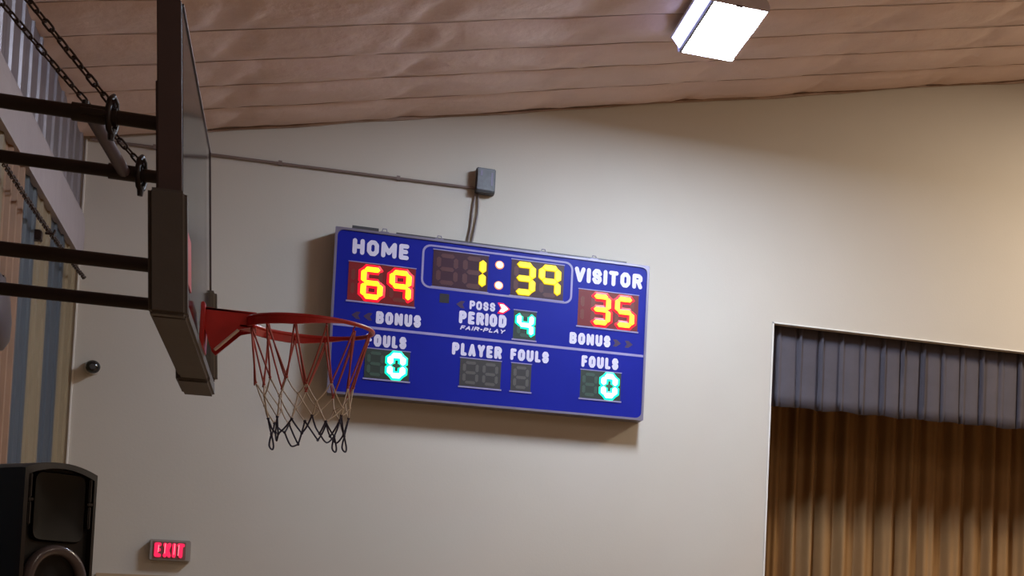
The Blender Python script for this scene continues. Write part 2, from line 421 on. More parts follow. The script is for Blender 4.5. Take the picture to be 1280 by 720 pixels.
for s in 'bc':
    bm = new(); prism(bm, inset(seg_shape(s, 1.795, 4.412, .15, .235, .034), .004), 'y', FY - .006, FY - .0035); obj('segment', bm, 'seg_off_red', p)
digit(p, '3', 1.990, 4.410, .150, .236, .036, RED, 'seg_off_red'); digit(p, '5', 2.172, 4.410, .150, .236, .036, RED, 'seg_off_red')
p = panel(.762, 1.152, 4.446, 4.716, 'clock_panel', 'clock minutes panel lit 1')
digit(p, ' ', .862, 4.580, .160, .240, .040, AMB, 'seg_off_clock'); digit(p, '1', 1.050, 4.580, .168, .250, .044, AMB, 'seg_off_clock', grow=.005)
p = panel(1.318, 1.704, 4.446, 4.716, 'clock_panel', 'clock seconds panel lit 39')
digit(p, '3', 1.414, 4.580, .160, .250, .042, AMB, 'seg_off_clock', grow=.005); digit(p, '9', 1.600, 4.580, .160, .250, .042, AMB, 'seg_off_clock', grow=.005)
def dot(cx, cz, r, name='colon_dot', mats=('led_cream', 'led_orange')):
    bm = new(); n = 16
    R3 = [[bm.verts.new((cx + rr * math.cos(2 * math.pi * k / n), yy, cz + rr * math.sin(2 * math.pi * k / n))) for k in range(n)] for rr, yy in ((r * 1.35, FY - .0005), (r, FY - .005), (r * .7, FY - .009))]
    for a in range(2):
        for k in range(n): bm.faces.new((R3[a][k], R3[a][(k + 1) % n], R3[a + 1][(k + 1) % n], R3[a + 1][k])).material_index = 1 - a
    bm.faces.new(R3[2]).material_index = 0
    return loc(obj(name, bm, list(mats), sb))
dot(1.232, 4.662, .024); dot(1.232, 4.506, .024)
p = panel(.330, .636, 3.716, 3.930, 'green_panel', 'home fouls panel lit 0')
digit(p, ' ', .402, 3.823, .120, .185, .030, GRN, 'seg_off_green'); digit(p, '0', .545, 3.823, .124, .186, .038, GRN, 'seg_off_green', grow=.015)
p = panel(1.862, 2.168, 3.716, 3.930, 'green_panel', 'visitor fouls panel lit 0')
digit(p, ' ', 1.934, 3.823, .120, .185, .030, GRN, 'seg_off_green'); digit(p, '0', 2.080, 3.823, .124, .186, .038, GRN, 'seg_off_green', grow=.015)
p = panel(1.352, 1.516, 4.118, 4.332, 'green_panel', 'period panel lit 4')
digit(p, '4', 1.436, 4.226, .122, .184, .032, GRN, 'seg_off_green', grow=.013)
p = panel(.986, 1.278, 3.722, 3.928, 'dark_panel', 'unlit player number panel')
for cx in (1.062, 1.202): digit(p, ' ', cx, 3.825, .118, .176, .028, GRN, 'seg_off')
p = panel(1.352, 1.497, 3.722, 3.928, 'dark_panel', 'unlit player fouls panel')
digit(p, ' ', 1.4245, 3.825, .118, .176, .028, GRN, 'seg_off')
def arrow(cx, cz, s, d, lit=False):
    pts = [(cx - d * s, cz + s * .9), (cx - d * s * .1, cz + s * .9), (cx + d * s, cz), (cx - d * s * .1, cz - s * .9), (cx - d * s, cz - s * .9), (cx - d * s * .45, cz)]
    bm = new()
    if lit:
        O = [(cx + (p[0] - cx) * 1.4, cz + (p[1] - cz) * 1.4) for p in pts]
        A = [bm.verts.new((p[0], FY - .0005, p[1])) for p in O]; B = [bm.verts.new((p[0], FY - .007, p[1])) for p in pts]
        for i in range(6): bm.faces.new((A[i], A[(i + 1) % 6], B[(i + 1) % 6], B[i])).material_index = 1
        bm.faces.new(B).material_index = 0; o = loc(obj('arrow_lamp', bm, ['led_whitered', 'led_red'], sb)); o['label'] = 'lit red possession arrow'
    else: prism(bm, pts, 'y', FY - .003, FY); o = loc(obj('arrow_lamp', bm, 'arrow_off', sb))
arrow(1.277, 4.334, .032, 1, True); arrow(.968, 4.330, .030, -1)
arrow(2.125, 4.165, .030, 1); arrow(2.215, 4.165, .030, 1); arrow(.255, 4.165, .030, -1); arrow(.335, 4.165, .030, -1)
loc(obox('indicator_window', 'badge', .820, .886, FY - .003, FY, 4.328, 4.396, sb))

# lettering: condensed block letters built from round-ended strokes
GL = {'A': (1, [[(0, 0), (.5, 1), (1, 0)], [(.22, .34), (.78, .34)]]), 'B': (1, [[(0, 0), (0, 1), (.7, 1), (.95, .86), (.95, .66), (.7, .52), (0, .52)], [(.7, .52), (1, .38), (1, .14), (.75, 0), (0, 0)]]),
 'D': (1, [[(0, 0), (0, 1), (.65, 1), (1, .78), (1, .22), (.65, 0), (0, 0)]]), 'E': (.85, [[(1, 1), (0, 1), (0, 0), (1, 0)], [(0, .51), (.85, .51)]]), 'F': (.85, [[(1, 1), (0, 1), (0, 0)], [(0, .51), (.85, .51)]]),
 'H': (1, [[(0, 0), (0, 1)], [(1, 0), (1, 1)], [(0, .5), (1, .5)]]), 'I': (.28, [[(.5, 0), (.5, 1)]]), 'L': (.8, [[(0, 1), (0, 0), (1, 0)]]), 'M': (1.3, [[(0, 0), (0, 1), (.5, .25), (1, 1), (1, 0)]]),
 'N': (1.05, [[(0, 0), (0, 1), (1, 0), (1, 1)]]), 'O': (1, [[(.3, 0), (0, .22), (0, .78), (.3, 1), (.7, 1), (1, .78), (1, .22), (.7, 0), (.3, 0)]]), 'P': (.95, [[(0, 0), (0, 1), (.7, 1), (1, .86), (1, .6), (.7, .46), (0, .46)]]),
 'R': (1, [[(0, 0), (0, 1), (.7, 1), (1, .86), (1, .64), (.7, .5), (0, .5)], [(.62, .5), (1, 0)]]), 'S': (.95, [[(1, .76), (.72, 1), (.28, 1), (0, .8), (.05, .62), (.95, .38), (1, .2), (.72, 0), (.28, 0), (0, .22)]]),
 'T': (.95, [[(0, 1), (1, 1)], [(.5, 1), (.5, 0)]]), 'U': (1, [[(0, 1), (0, .2), (.3, 0), (.7, 0), (1, .2), (1, 1)]]), 'V': (1.05, [[(0, 1), (.5, 0), (1, 1)]]), 'X': (1, [[(0, 0), (1, 1)], [(0, 1), (1, 0)]]),
 'Y': (1, [[(0, 1), (.5, .46), (1, 1)], [(.5, .46), (.5, 0)]]), '-': (.5, [[(0, .5), (1, .5)]])}
def letters(txt, x0, x1, z0, z1, y, m_, parent, bold=.27, name='lettering', shear=0, thick=.0015):
    """front of the strokes at y - thick; the word fills the rectangle exactly"""
    h = z1 - z0; t = bold * h; gap = .20
    tot = sum(GL[c][0] for c in txt) + gap * (len(txt) - 1)
    t_x = t * .92; unit = (x1 - x0) / tot
    bm = new(); x = x0
    cnt = [0]
    def lay(): cnt[0] += 1; return y - thick - .00008 * cnt[0]
    def disc(p, zz):
        yy = lay()
        V = [bm.verts.new((p[0] + t_x / 2 * math.cos(2 * math.pi * k / 10), yy, p[1] + t / 2 * math.sin(2 * math.pi * k / 10))) for k in range(10)]; bm.faces.new(V)
    for c in txt:
        w_, strokes = GL[c]; W = w_ * unit
        for st_ in strokes:
            P = []
            for u, v in st_:
                zz = z0 + t / 2 + v * (h - t)
                xx = x + (t_x / 2 + u * (W - t_x) if W > t_x else W / 2)
                P.append((xx + shear * (zz - z0), zz))
            for i, p_ in enumerate(P):
                disc(p_, i)
                if i + 1 < len(P):
                    a, b = Vector(p_), Vector(P[i + 1]); d = (b - a).normalized(); q = Vector((-d.y * t_x, d.x * t)) / 2
                    yy = lay(); V = [bm.verts.new((r_.x, yy, r_.y)) for r_ in (a + q, a - q, b - q, b + q)]; bm.faces.new(V)
        x += W + gap * unit
    for f in bm.faces:
        f.normal_update()
        if f.normal.y > 0: f.normal_flip()
    me = bpy.data.meshes.new(name); bm.to_mesh(me); bm.free()
    return link(name, me, m_, parent)
L = 'white_letter'
for txt, a, b, c_, d_, of in (('HOME', .208, .592, 4.612, 4.728, .045), ('VISITOR', 1.783, 2.298, 4.606, 4.724, .045), ('BONUS', .390, .698, 4.120, 4.212, .045), ('BONUS', 1.767, 2.074, 4.124, 4.214, .045),
        ('POSS', 1.032, 1.215, 4.302, 4.368, .04), ('PERIOD', .962, 1.300, 4.188, 4.284, .045), ('FOULS', .330, .606, 3.950, 4.040, .045), ('FOULS', 1.340, 1.620, 3.952, 4.040, .045),
        ('FOULS', 1.864, 2.142, 3.954, 4.044, .045), ('PLAYER', .924, 1.277, 3.948, 4.042, .045)):
    loc(letters(txt, a, b, c_, d_, FY - .0005, L, sb, bold=.275 if txt != 'POSS' else .25))
loc(letters('FAIR-PLAY', .972, 1.286, 4.142, 4.174, FY - .0005, L, sb, bold=.26, shear=.35))

# ------------------------------------------------------------------ junction box, conduit, cables
jb = thing('junction_box', 'small grey electrical box high above the scoreboard', 'electrical box', (1.11, YW, 5.22))
bm = new(); box(bm, -.068, .070, -.10, 0, 0, .185, .006); obj('box_body', bm, 'grey_dark', jb, smooth=True)
bm = new(); box(bm, -.062, .064, -.112, -.10, .012, .178, .004); obj('box_cover', bm, 'grey_box', jb, smooth=True)
bm = new(); box(bm, .038, .050, -.116, -.111, .05, .15); box(bm, -.04, -.025, -.116, -.111, .12, .16); obj('cover_latch', bm, 'alu', jb)
bm = new(); tube(bm, [(-1.49, YW - .014, 5.225), (-.2, YW - .014, 5.243), (1.045, YW - .014, 5.262)], .011, 8)
cd = thing('conduit', 'thin grey conduit running along the far wall to the grey box', 'conduit', (-1.49, YW, 5.225))
o = obj('pipe_run', bm, 'conduit', cd, smooth=True); o.matrix_parent_inverse = Matrix.Translation((1.49, -YW, -5.225))
for cx in (-1.1, -.3, .5):
    bm = new(); box(bm, cx - .012, cx + .012, YW - .028, YW, 5.225 + (cx + 1.49) * .0146 - .015, 5.225 + (cx + 1.49) * .0146 + .018)
    o = obj('conduit_strap', bm, 'conduit', cd); o.matrix_parent_inverse = Matrix.Translation((1.49, -YW, -5.225))
bm = new()
def curvepts(ps, n=8):
    out = []
    P = [Vector(ps[0])] + [Vector(p) for p in ps] + [Vector(ps[-1])]
    for i in range(1, len(P) - 2):
        for k in range(n):
            t = k / n; a, b, c, d = P[i - 1], P[i], P[i + 1], P[i + 2]
            out.append(.5 * ((2 * b) + (-a + c) * t + (2 * a - 5 * b + 4 * c - d) * t * t + (-a + 3 * b - 3 * c + d) * t ** 3))
    out.append(P[-2]); return out
tube(bm, curvepts([(1.068, YW - .02, 5.222), (1.072, YW - .02, 5.10), (1.060, YW - .02, 4.98), (1.040, YW - .025, 4.85), (1.030, YW - .03, 4.800)]), .008, 6)
tag(obj('power_cable', bm, 'cable', smooth='all'), 'grey cable bowing right between grey box and scoreboard', 'cable')
bm = new()
tube(bm, curvepts([(1.049, YW - .02, 5.222), (1.034, YW - .02, 5.08), (1.028, YW - .02, 4.97), (1.008, YW - .03, 4.800)]), .007, 6)
tag(obj('power_cable', bm, 'cable', smooth='all'), 'straighter left one of the two cables dropping from grey box', 'cable')

# ------------------------------------------------------------------ exit sign
es = thing('exit_sign', 'small red lit EXIT sign low on the far wall', 'exit sign', (-.859, YW, 2.318))
bm = new(); box(bm, -.128, .128, -.055, 0, 0, .149, .006); obj('sign_case', bm, 'sign_case', es, smooth=True)
bm = new(); box(bm, -.104, .098, -.058, -.054, .014, .134); obj('sign_face', bm, 'sign_face', es)
letters('EXIT', -.096, .092, .024, .126, -.058, 'sign_red', es, bold=.26, name='sign_letters', thick=.004)
for k, xx in enumerate((-.072, -.032, .026, .052)):
    bm = new(); z0, z1 = ((.06, .11), (.05, .12), (.045, .122), (.04, .115))[k]
    tube(bm, [(xx, -.0625, z0), (xx + .003, -.0625, z1)], .0035, 6); obj('lamp_strand', bm, 'sign_pink', es)

# ------------------------------------------------------------------ security camera
sc = thing('security_camera', 'small black ball camera on the far wall beside the striped wall', 'camera', (-1.404, YW, 3.632))
bm = new(); tube(bm, [(0, 0, 0), (0, -.018, 0), (0, -.03, 0)], [.052, .05, .03], 20); obj('mount', bm, 'cam_white', sc, smooth=True)
bm = new(); bmesh.ops.create_uvsphere(bm, u_segments=24, v_segments=14, radius=.046, matrix=Matrix.Translation((.012, -.062, 0))); obj('lens_ball', bm, 'cam_black', sc, smooth='all')
bm = new(); tube(bm, [(.014, -.098, -.004), (.016, -.114, -.006)], [.02, .017], 16); obj('lens_barrel', bm, 'grey_dark', sc, smooth=True)

# ------------------------------------------------------------------ ceiling light
fx = thing('ceiling_light', 'bright hanging light fixture with white lens under the sloped ceiling', 'light fixture', (2.375, 10.42, 5.94))
bm = new()
prism(bm, [(-.19, .02), (.185, .0), (.19, .035), (.12, .15), (-.12, .15), (-.20, .05)], 'y', -.485, .485)
obj('housing', bm, 'housing', fx)
bm = new(); box(bm, -.170, .172, -.468, .468, -.006, .004); obj('lens', bm, 'lens', fx)
obox('lens_frame', 'fixture_dark', -.184, -.170, -.478, .478, -.008, .02, fx)
bm = new(); prism(bm, [(-.190, .016), (-.245, .085), (-.235, .09), (-.182, .024)], 'y', -.47, .47); obj('side_lens', bm, 'lens_side', fx)
bm = new(); prism(bm, [(-.256, .085), (-.12, .16), (-.12, .15), (-.246, .078)], 'y', -.48, .48); obj('reflector_wing', bm, 'housing', fx)
for sy in (-.487, .487):
    bm = new(); prism(bm, [(-.195, -.004), (.19, -.004), (.19, .03), (.125, .155), (-.125, .155), (-.20, .05)], 'y', sy - .006, sy + .006); obj('end_cap', bm, 'housing', fx)
bm = new(); box(bm, -.03, .01, -.499, -.487, -.012, .0); obj('latch', bm, 'fixture_dark', fx)
for sx, sy in ((-.1, -.4), (.1, -.4), (-.1, .4), (.1, .4)):
    top = zc(2.375 + sx) - 5.94
    bm = new(); tube(bm, [(sx, sy, .15), (sx, sy, top)], .004, 6); obj('hanger', bm, 'fixture_dark', fx)

# ------------------------------------------------------------------ stage curtains
def pleated(name, x0, x1, yb, z0, z1, m_, prof, label, cat, nz=6, hem=0.0, top_pinch=.5):
    """prof: function x -> depth offset; sheet with thickness"""
    t = new(); xs = []
    x = x0
    while x < x1: xs.append(x); x += .0125
    xs.append(x1)
    F = []
    for j in range(nz + 1):
        v = j / nz; row = []
        for x in xs:
            d = prof(x, v); z = z0 + (z1 - z0) * v
            if j == 0: z += hem * math.sin(x * 19) + hem * .8 * noise.noise(Vector((x * 6, 0, 0)))
            row.append(t.verts.new((x, yb - d, z)))
        F.append(row)
    for j in range(nz):
        for i in range(len(xs) - 1): t.faces.new((F[j][i], F[j][i + 1], F[j + 1][i + 1], F[j + 1][i]))
    o = obj(name, t, m_, None, smooth='all')
    md = o.modifiers.new('thick', 'SOLIDIFY'); md.thickness = .006
    return tag(o, label, cat)
# box pleats every 0.185 m: flat panels separated by narrow ridges
rnd = [random.uniform(-1, 1) for _ in range(200)]
def valp(x, v):
    w_ = .183; k = (x - SX0 - .075) / w_; i = math.floor(k); u = k - i
    ridge = math.exp(-((u - .04 - .02 * rnd[i % 200]) / .045) ** 2) * .045
    groove = -math.exp(-((u - .90 + .05 * rnd[(i + 7) % 200] * (1 - v)) / .05) ** 2) * .028 * (1 + .7 * rnd[(i + 31) % 200])
    belly = .014 * math.sin(math.pi * u) * (1.2 - v)
    return ridge + groove + belly + .010 * rnd[(i + 50) % 200] * (1 - v)
pleated('stage_valance', SX0 - .25, SX1 + .2, YW + .130, 3.838, 4.68, 'valance', valp, 'short grey pleated valance across the top of the stage opening', 'curtain', nz=8, hem=.006)
def foldp(x, v):
    a = .06 * math.sin(x * 33 + 1.6 * math.sin(x * 3.1) + .8 * math.sin(x * 7.7)) + .02 * math.sin(x * 71 + 2 * math.sin(x * 5))
    return a * (1 - .25 * v) + .02 * math.sin(x * 9 + v)
pleated('stage_curtain', SX0 - .3, 8.2, YW + .98, SZ0 + .02, 4.75, 'curtain', foldp, 'long gold brown stage curtain in deep folds behind the grey valance', 'curtain', nz=6)
pleated('stage_curtain', 8.25, SX1 + .3, YW + .98, SZ0 + .02, 4.75, 'curtain', foldp, 'right hand half of the gold stage curtain beyond the picture edge', 'curtain', nz=4)

# ------------------------------------------------------------------ basketball backboard
LEAN = .055
bb = thing('basketball_hoop', 'side view of wall mounted basketball backboard with dark pipes, red rim and net', 'basketball hoop', (XL, 6.88, 3.0))
INV = Matrix.Translation((-XL, -6.88, -3.0))
def lb(o): o.matrix_parent_inverse = INV; return o
BY0, BY1, BZ0, BZ1 = 5.97, 7.80, 2.86, 3.93
def xf(z): return -.397 - LEAN * (z - BZ0)
def slab(bm, d0, d1, y0, y1, z0, z1, bev=0):
    """box whose x runs from face-d1 to face-d0, leaning with the board"""
    vs = [bm.verts.new((xf(z) - d, y, z)) for d in (d1, d0) for y in (y0, y1) for z in (z0, z1)]
    fs = [bm.faces.new([vs[i] for i in f]) for f in [(0, 1, 3, 2), (4, 6, 7, 5), (0, 4, 5, 1), (2, 3, 7, 6), (0, 2, 6, 4), (1, 5, 7, 3)]]
    if bev: bmesh.ops.bevel(bm, geom=list({e for f in fs for e in f.edges}), offset=bev, segments=3, affect='EDGES')
bm = new()
V = [bm.verts.new((xf(z) - d, y_, z)) for y_, d in ((BY0 + .03, .010), (BY0 + .03, .020), (BY1 - .012, .010), (BY1 - .012, .020)) for z in (BZ0 + .05, BZ1 - .01)]
for f in ((0, 1, 3, 2), (4, 5, 7, 6), (0, 1, 5, 4), (2, 3, 7, 6), (0, 2, 6, 4), (1, 3, 7, 5)): bm.faces.new([V[i] for i in f])
lb(obj('glass_pane', bm, 'glass', bb))
bm = new(); slab(bm, .012, .085, BY0, BY0 + .035, BZ0 + .05, BZ1, .003); o = lb(obj('frame_post', bm, 'post', bb, smooth=True)); o['label'] = 'purple grey near side post'
bm = new(); slab(bm, .006, .015, BY1 - .012, BY1, BZ0 + .05, BZ1, 0); lb(obj('frame_post', bm, 'edge', bb))
bm = new(); slab(bm, .006, .015, BY0 + .035, BY1 - .012, BZ1 - .008, BZ1, 0); lb(obj('top_rail', bm, 'edge', bb))
bm = new(); slab(bm, .012, .08, BY0 + .035, BY1 - .012, BZ0 + .03, BZ0 + .10, 0); lb(obj('bottom_rail', bm, 'post', bb))
bm = new(); slab(bm, .0075, .0098, BY0 + .10, BY0 + .40, 3.02, 3.20)  # thin red slab standing in for a reflection in the pane
o = lb(obj('reflection_strip', bm, 'red_reflection', bb)); o['label'] = 'red reflection built as a strip on the glass'
# foam padding: near upright, bottom run, far upright
PT = BZ0 + .42
bm = new(); slab(bm, -.004, .112, BY0 - .03, BY0 + .035, BZ0, PT, .012); pad = lb(obj('edge_pad', bm, 'pad', bb, smooth=True))
bm = new(); slab(bm, .030, .075, BY0 - .0315, BY0 - .028, PT - .085, PT - .065); o = obj('badge', bm, 'badge', pad); o.matrix_parent_inverse = INV
bm = new(); slab(bm, -.004, .112, BY0 + .036, BY1 - .42, BZ0 - .0, BZ0 + .055, .010); lb(obj('edge_pad', bm, 'pad', bb, smooth=True))
bm = new(); slab(bm, -.004, .122, BY1 - .419, BY1 - .0, BZ0 - .012, BZ0 + .055, .010); lb(obj('edge_pad', bm, 'pad', bb, smooth=True))
bm = new(); slab(bm, -.016, .09, BY1 - .045, BY1 + .02, BZ0 + .056, PT + .03, .012); o = lb(obj('edge_pad', bm, 'pad_far', bb, smooth=True)); o['label'] = 'grey far corner pad'
# support pipes and their crossbars
PYN, PYF, PZT, PZB = 6.50, 7.27, 3.65, 3.13
for py, pz in ((PYN, PZT), (PYF, PZT), (PYN, PZB), (PYF, PZB)):
    bm = new(); tube(bm, [(XL + .03, py, pz), (-.50, py, pz)], .026, 16); lb(obj('support_pipe', bm, 'pipe', bb, smooth=True))
    bm = new(); box(bm, XL + .0, XL + .04, py - .09, py + .09, pz - .09, pz + .09, .004); lb(obj('wall_plate', bm, 'pipe', bb))
for py in (PYN, PYF):
    bm = new(); slab(bm, .086, .125, py - .03, py + .03, BZ0 + .11, 3.80, .003); lb(obj('mast_bar', bm, 'post', bb))
bm = new(); tube(bm, [(-.775, PYN + .01, PZT + .004), (-.735, PYF - .01, PZT)], .024, 10); lb(obj('cross_brace', bm, 'brace', bb, smooth=True))
bm = new(); tube(bm, [(-.80, PYN - .034, PZT), (-.72, PYN - .034, PZT)], .012, 10)
tube(bm, [(-.79, PYN, PZT + .02), (-.79, PYN, PZT + .045)], .012, 8)
tube(bm, [(-.83, PYN, PZT), (-.69, PYN, PZT)], .033, 16); lb(obj('pipe_collar', bm, 'pipe', bb, smooth=True))
bm = new(); tube(bm, [(-.79, PYF, PZT), (-.67, PYF, PZT)], .032, 16); lb(obj('pipe_collar', bm, 'pipe', bb, smooth=True))
# rim: backplate, bracket with gussets, double ring, small net hooks
RXc, RYc, RZ, RR = -.022, 6.88, 3.035, .228
xb = xf(3.0)
bm = new(); box(bm, xb, xb + .014, RYc - .12, RYc + .12, 2.90, 3.07, .003); rimplate = lb(obj('rim_plate', bm, 'rim', bb))
bm = new()
for s in (-1, 1):
    prism(bm, [(xb + .012, 3.060), (xb + .18, 3.052), (xb + .18, 3.000), (xb + .135, 2.985), (xb + .05, 2.895), (xb + .036, 2.91), (xb + .012, 2.985)], 'y', RYc + s * .062 - .004, RYc + s * .062 + .004)
box(bm, xb + .012, xb + .19, RYc - .066, RYc + .066, 3.050, 3.058); box(bm, xb + .135, xb + .190, RYc - .066, RYc + .066, 2.998, 3.004)
lb(obj('rim_bracket', bm, 'rim', bb))
bm = new(); tube(bm, [(xb + .130, RYc - .067, 2.983), (xb + .052, RYc - .067, 2.897)], .006, 6); lb(obj('bracket_edge', bm, 'rim_edge', bb))
bm = new(); tube(bm, [(RXc + RR * math.cos(a), RYc + RR * math.sin(a), RZ) for a in [2 * math.pi * k / 64 for k in range(64)]], .0085, 10, closed=True)
lb(obj('rim_ring', bm, 'rim', bb, smooth='all'))
# lower reinforcing band: follows the back three quarters and rises to the ring near the front
bm = new(); prev = None
angs = [math.radians(52 + 256 * k / 60) for k in range(61)]
for a in angs:
    k = min(1, min(a - angs[0], angs[-1] - a) / .9); hgt = .004 + .030 * k
    ro, ri = RR + .006, RR - .004
    c = [bm.verts.new((RXc + r_ * math.cos(a), RYc + r_ * math.sin(a), z_)) for r_, z_ in ((ro, RZ), (ro, RZ - hgt), (ri, RZ - hgt), (ri, RZ))]
    if prev:
        for i in range(4): bm.faces.new((prev[i], prev[(i + 1) % 4], c[(i + 1) % 4], c[i]))
    else: bm.faces.new(c)
    prev = c
bm.faces.new(prev[::-1]); lb(obj('rim_band', bm, 'rim', bb))
bm = new(); box(bm, RXc + RR - .014, RXc + RR + .006, RYc - .012, RYc + .012, RZ + .004, RZ + .010); lb(obj('rim_wear_mark', bm, 'rim_edge', bb))
for k in range(12):
    a = 2 * math.pi * (k + .5) / 12; c, s = math.cos(a), math.sin(a)
    bm = new(); tube(bm, [(RXc + (RR - .002) * c, RYc + (RR - .002) * s, RZ - .004), (RXc + (RR - .014) * c, RYc + (RR - .014) * s, RZ - .020), (RXc + (RR - .004) * c, RYc + (RR - .004) * s, RZ - .030)], .003, 5)
    lb(obj('net_hook', bm, 'rim', bb))
# net: diamond mesh of cord, red on top, white in the middle, navy at the bottom
net = bpy.data.objects.new('net', None); COL.objects.link(net); net.parent = bb; net.location = Vector((RXc, RYc, RZ)) - Vector((XL, 6.88, 3.0)); net['label'] = 'worn net in red, white and navy cord'
rows = [(RZ - .024, RR - .010), (2.800, .182), (2.730, .158), (2.665, .140), (2.600, .136)]
rng = random.Random(12)
def knot(j, k):
    z, r = rows[j]; a = 2 * math.pi * (k + .5 + .5 * (j % 2)) / 12
    rr2 = random.Random(j * 31 + (k % 12)); 
    if j: z += rr2.uniform(-.022, .022); r += rr2.uniform(-.022, .010); a += rr2.uniform(-.10, .10)
    dx = .012 * (rows[0][0] - z) / .4
    return Vector((r * math.cos(a) + dx, r * math.sin(a), z - RZ))
def cord(bm, a, b, sag, r=.0032):
    mid = (a + b) / 2 + Vector((0, 0, -sag)); mid.x *= 1 - .6 * sag; mid.y *= 1 - .6 * sag
    tube(bm, curvepts([a, mid, b], 4), r, 5)
names = ['red', 'white', 'white', 'navy']
bms = {n: new() for n in ('red', 'white', 'navy')}
for j in range(4):
    for k in range(12):
        a = knot(j, k)
        for d in ((0, -1) if j % 2 == 0 else (0, 1)):
            b = knot(j + 1, k + d)
            n = names[j]
            cord(bms[n], a, b, .012 * rng.random(), .0034 if n != 'white' else .0028)
            if n == 'red' and d == 0 and k % 3: cord(bms[n], a + Vector((.006, .004, 0)), b + Vector((-.004, .006, -.01)), .006, .003)
for j, n in ((1, 'red'), (2, 'white'), (3, 'navy'), (4, 'navy')):
    for k in range(12): bmesh.ops.create_icosphere(bms[n], subdivisions=1, radius=.0065, matrix=Matrix.Translation(knot(j, k)))
# drooping bottom loops
for k in (0, 3, 6, 9):
    a = knot(4, k); b = knot(4, k + 1); mid = (a + b) / 2 + Vector((0, 0, -.03)); tube(bms['navy'], curvepts([a, mid, b], 5), .0034, 5)
for k in (5, 11, 10):
    a = knot(4, k); tube(bms['navy'], curvepts([a, a + Vector((.010, 0, -.045)), a + Vector((.006, 0, -.062)), a + Vector((-.006, 0, -.045)), a], 4), .0034, 5)
for n in bms:
    o = obj('net_cord', bms[n], 'net_' + n, net, smooth='all'); o['kind'] = 'stuff'; o['label'] = {'red': 'red upper net cords', 'white': 'white middle net cords', 'navy': 'navy bottom net cords'}[n]

# ------------------------------------------------------------------ chains
def link_mesh():
    bm = new(); pts = []
    for k in range(8): a = math.pi * k / 7; pts.append((.0105 * math.sin(a - math.pi / 2), 0, .013 + .0105 * math.cos(a - math.pi / 2)))
    for k in range(8): a = math.pi * k / 7; pts.append((.0105 * math.sin(a + math.pi / 2), 0, -.013 + .0105 * math.cos(a + math.pi / 2)))
    tube(bm, pts, .0042, 6, closed=True)
    me = bpy.data.meshes.new('chain_link'); bm.to_mesh(me); bm.free(); me.materials.append(M['chain'])
    for p_ in me.polygons: p_.use_smooth = True
    return me
LM = link_mesh()
def chain(a, b, sag, label):
    a, b = Vector(a), Vector(b); t = thing('chain', label, 'chain', a)
    n = int((b - a).length / .0375); prevp = None
    P = [a.lerp(b, k / n) + Vector((0, 0, -sag * 4 * (k / n) * (1 - k / n))) for k in range(n + 1)]
    for k in range(n):
        o = bpy.data.objects.new('link', LM); COL.objects.link(o); o.parent = t
        d = (P[k + 1] - P[k]).normalized(); q = d.to_track_quat('Z', 'Y')
        o.rotation_mode = 'QUATERNION'; o.rotation_quaternion = q @ Matrix.Rotation(math.radians(45 + 90 * (k % 2) + 12 * math.sin(k)), 4, 'Z').to_quaternion()
        o.location = (P[k] + P[k + 1]) / 2 - a
    return t
chain((-.715, PYN, PZT + .05), (XL + .04, PYN, 4.66), .015, 'rusty chain from upper left down to the near upper pipe')
chain((-.685, PYF, PZT + .05), (XL + .04, PYF, 4.60), .012, 'rusty chain passing behind the near pipe down to the farther pipe')
def shackle(x, y_, z, label):
    t = bpy.data.objects.new('shackle', None); COL.objects.link(t); t.parent = bb; t.location = (x - XL, y_ - 6.88, z - 3.0)
    bm = new(); pts = [(0, 0, .075), (.008, .022, .055), (.010, .036, .02), (.010, .037, -.02), (.006, .022, -.052), (0, 0, -.062), (-.006, -.022, -.052), (-.010, -.037, -.02), (-.010, -.036, .02), (-.008, -.022, .055)]
    tube(bm, pts, .0105, 8, closed=True); obj('shackle_loop', bm, 'pipe', t, smooth='all')
    bm = new(); tube(bm, [(0, -.03, .045), (0, .03, .045)], .010, 8); tube(bm, [(0, 0, -.045), (0, 0, -.085)], [.014, .010], 8); obj('shackle_bolt', bm, 'pipe', t, smooth=True)
shackle(-.705, PYN, PZT, 'dark shackle round the near upper pipe at chain end')
shackle(-.675, PYF, PZT, 'dark shackle round the farther upper pipe near the backboard')
# thinner chain hanging along the striped wall
ch = chain((XL + .07, 12.40, 4.20), (XL + .05, 9.30, 4.14), .02, 'thin chain strung along the striped wall under the pale beam')
hk = thing('wall_hook', 'small dark hook block on the striped wall carrying the thin chain', 'hook', (XL, 10.80, 4.10))
bm = new(); box(bm, -.02, .03, -.035, .035, -.02, .04, .005); obj('hook_block', bm, 'chain', hk)
bm = new(); tube(bm, [(.045, 0, .03), (.085, 0, .03), (.095, 0, .055)], .008, 6); obj('hook_arm', bm, 'chain', hk)
# dark rounded lamp body on the left wall, cut by the picture edge
hg = thing('wall_lamp', 'dark rounded lamp on the striped wall cut off by the left edge', 'lamp', (XL, 9.17, 3.36))
bm = new(); rings = [(.20, .02), (.17, .06), (.08, .095), (-.03, .115), (-.12, .11), (-.17, .075), (-.19, .02)]
bmv = []
for z_, r_ in rings: bmv.append([bm.verts.new((.075 + r_ * .6 * math.cos(2 * math.pi * k / 20), 1.9 * r_ * math.sin(2 * math.pi * k / 20), z_)) for k in range(20)])
for i in range(len(rings) - 1):
    for k in range(20): bm.faces.new((bmv[i][k], bmv[i][(k + 1) % 20], bmv[i + 1][(k + 1) % 20], bmv[i + 1][k]))
bm.faces.new(bmv[0]); bm.faces.new(bmv[-1][::-1]); obj('lamp_shell', bm, 'edge', hg, smooth='all')
bm = new(); box(bm, .0, .11, -.03, .03, .12, .18); obj('lamp_arm', bm, 'pipe', hg)

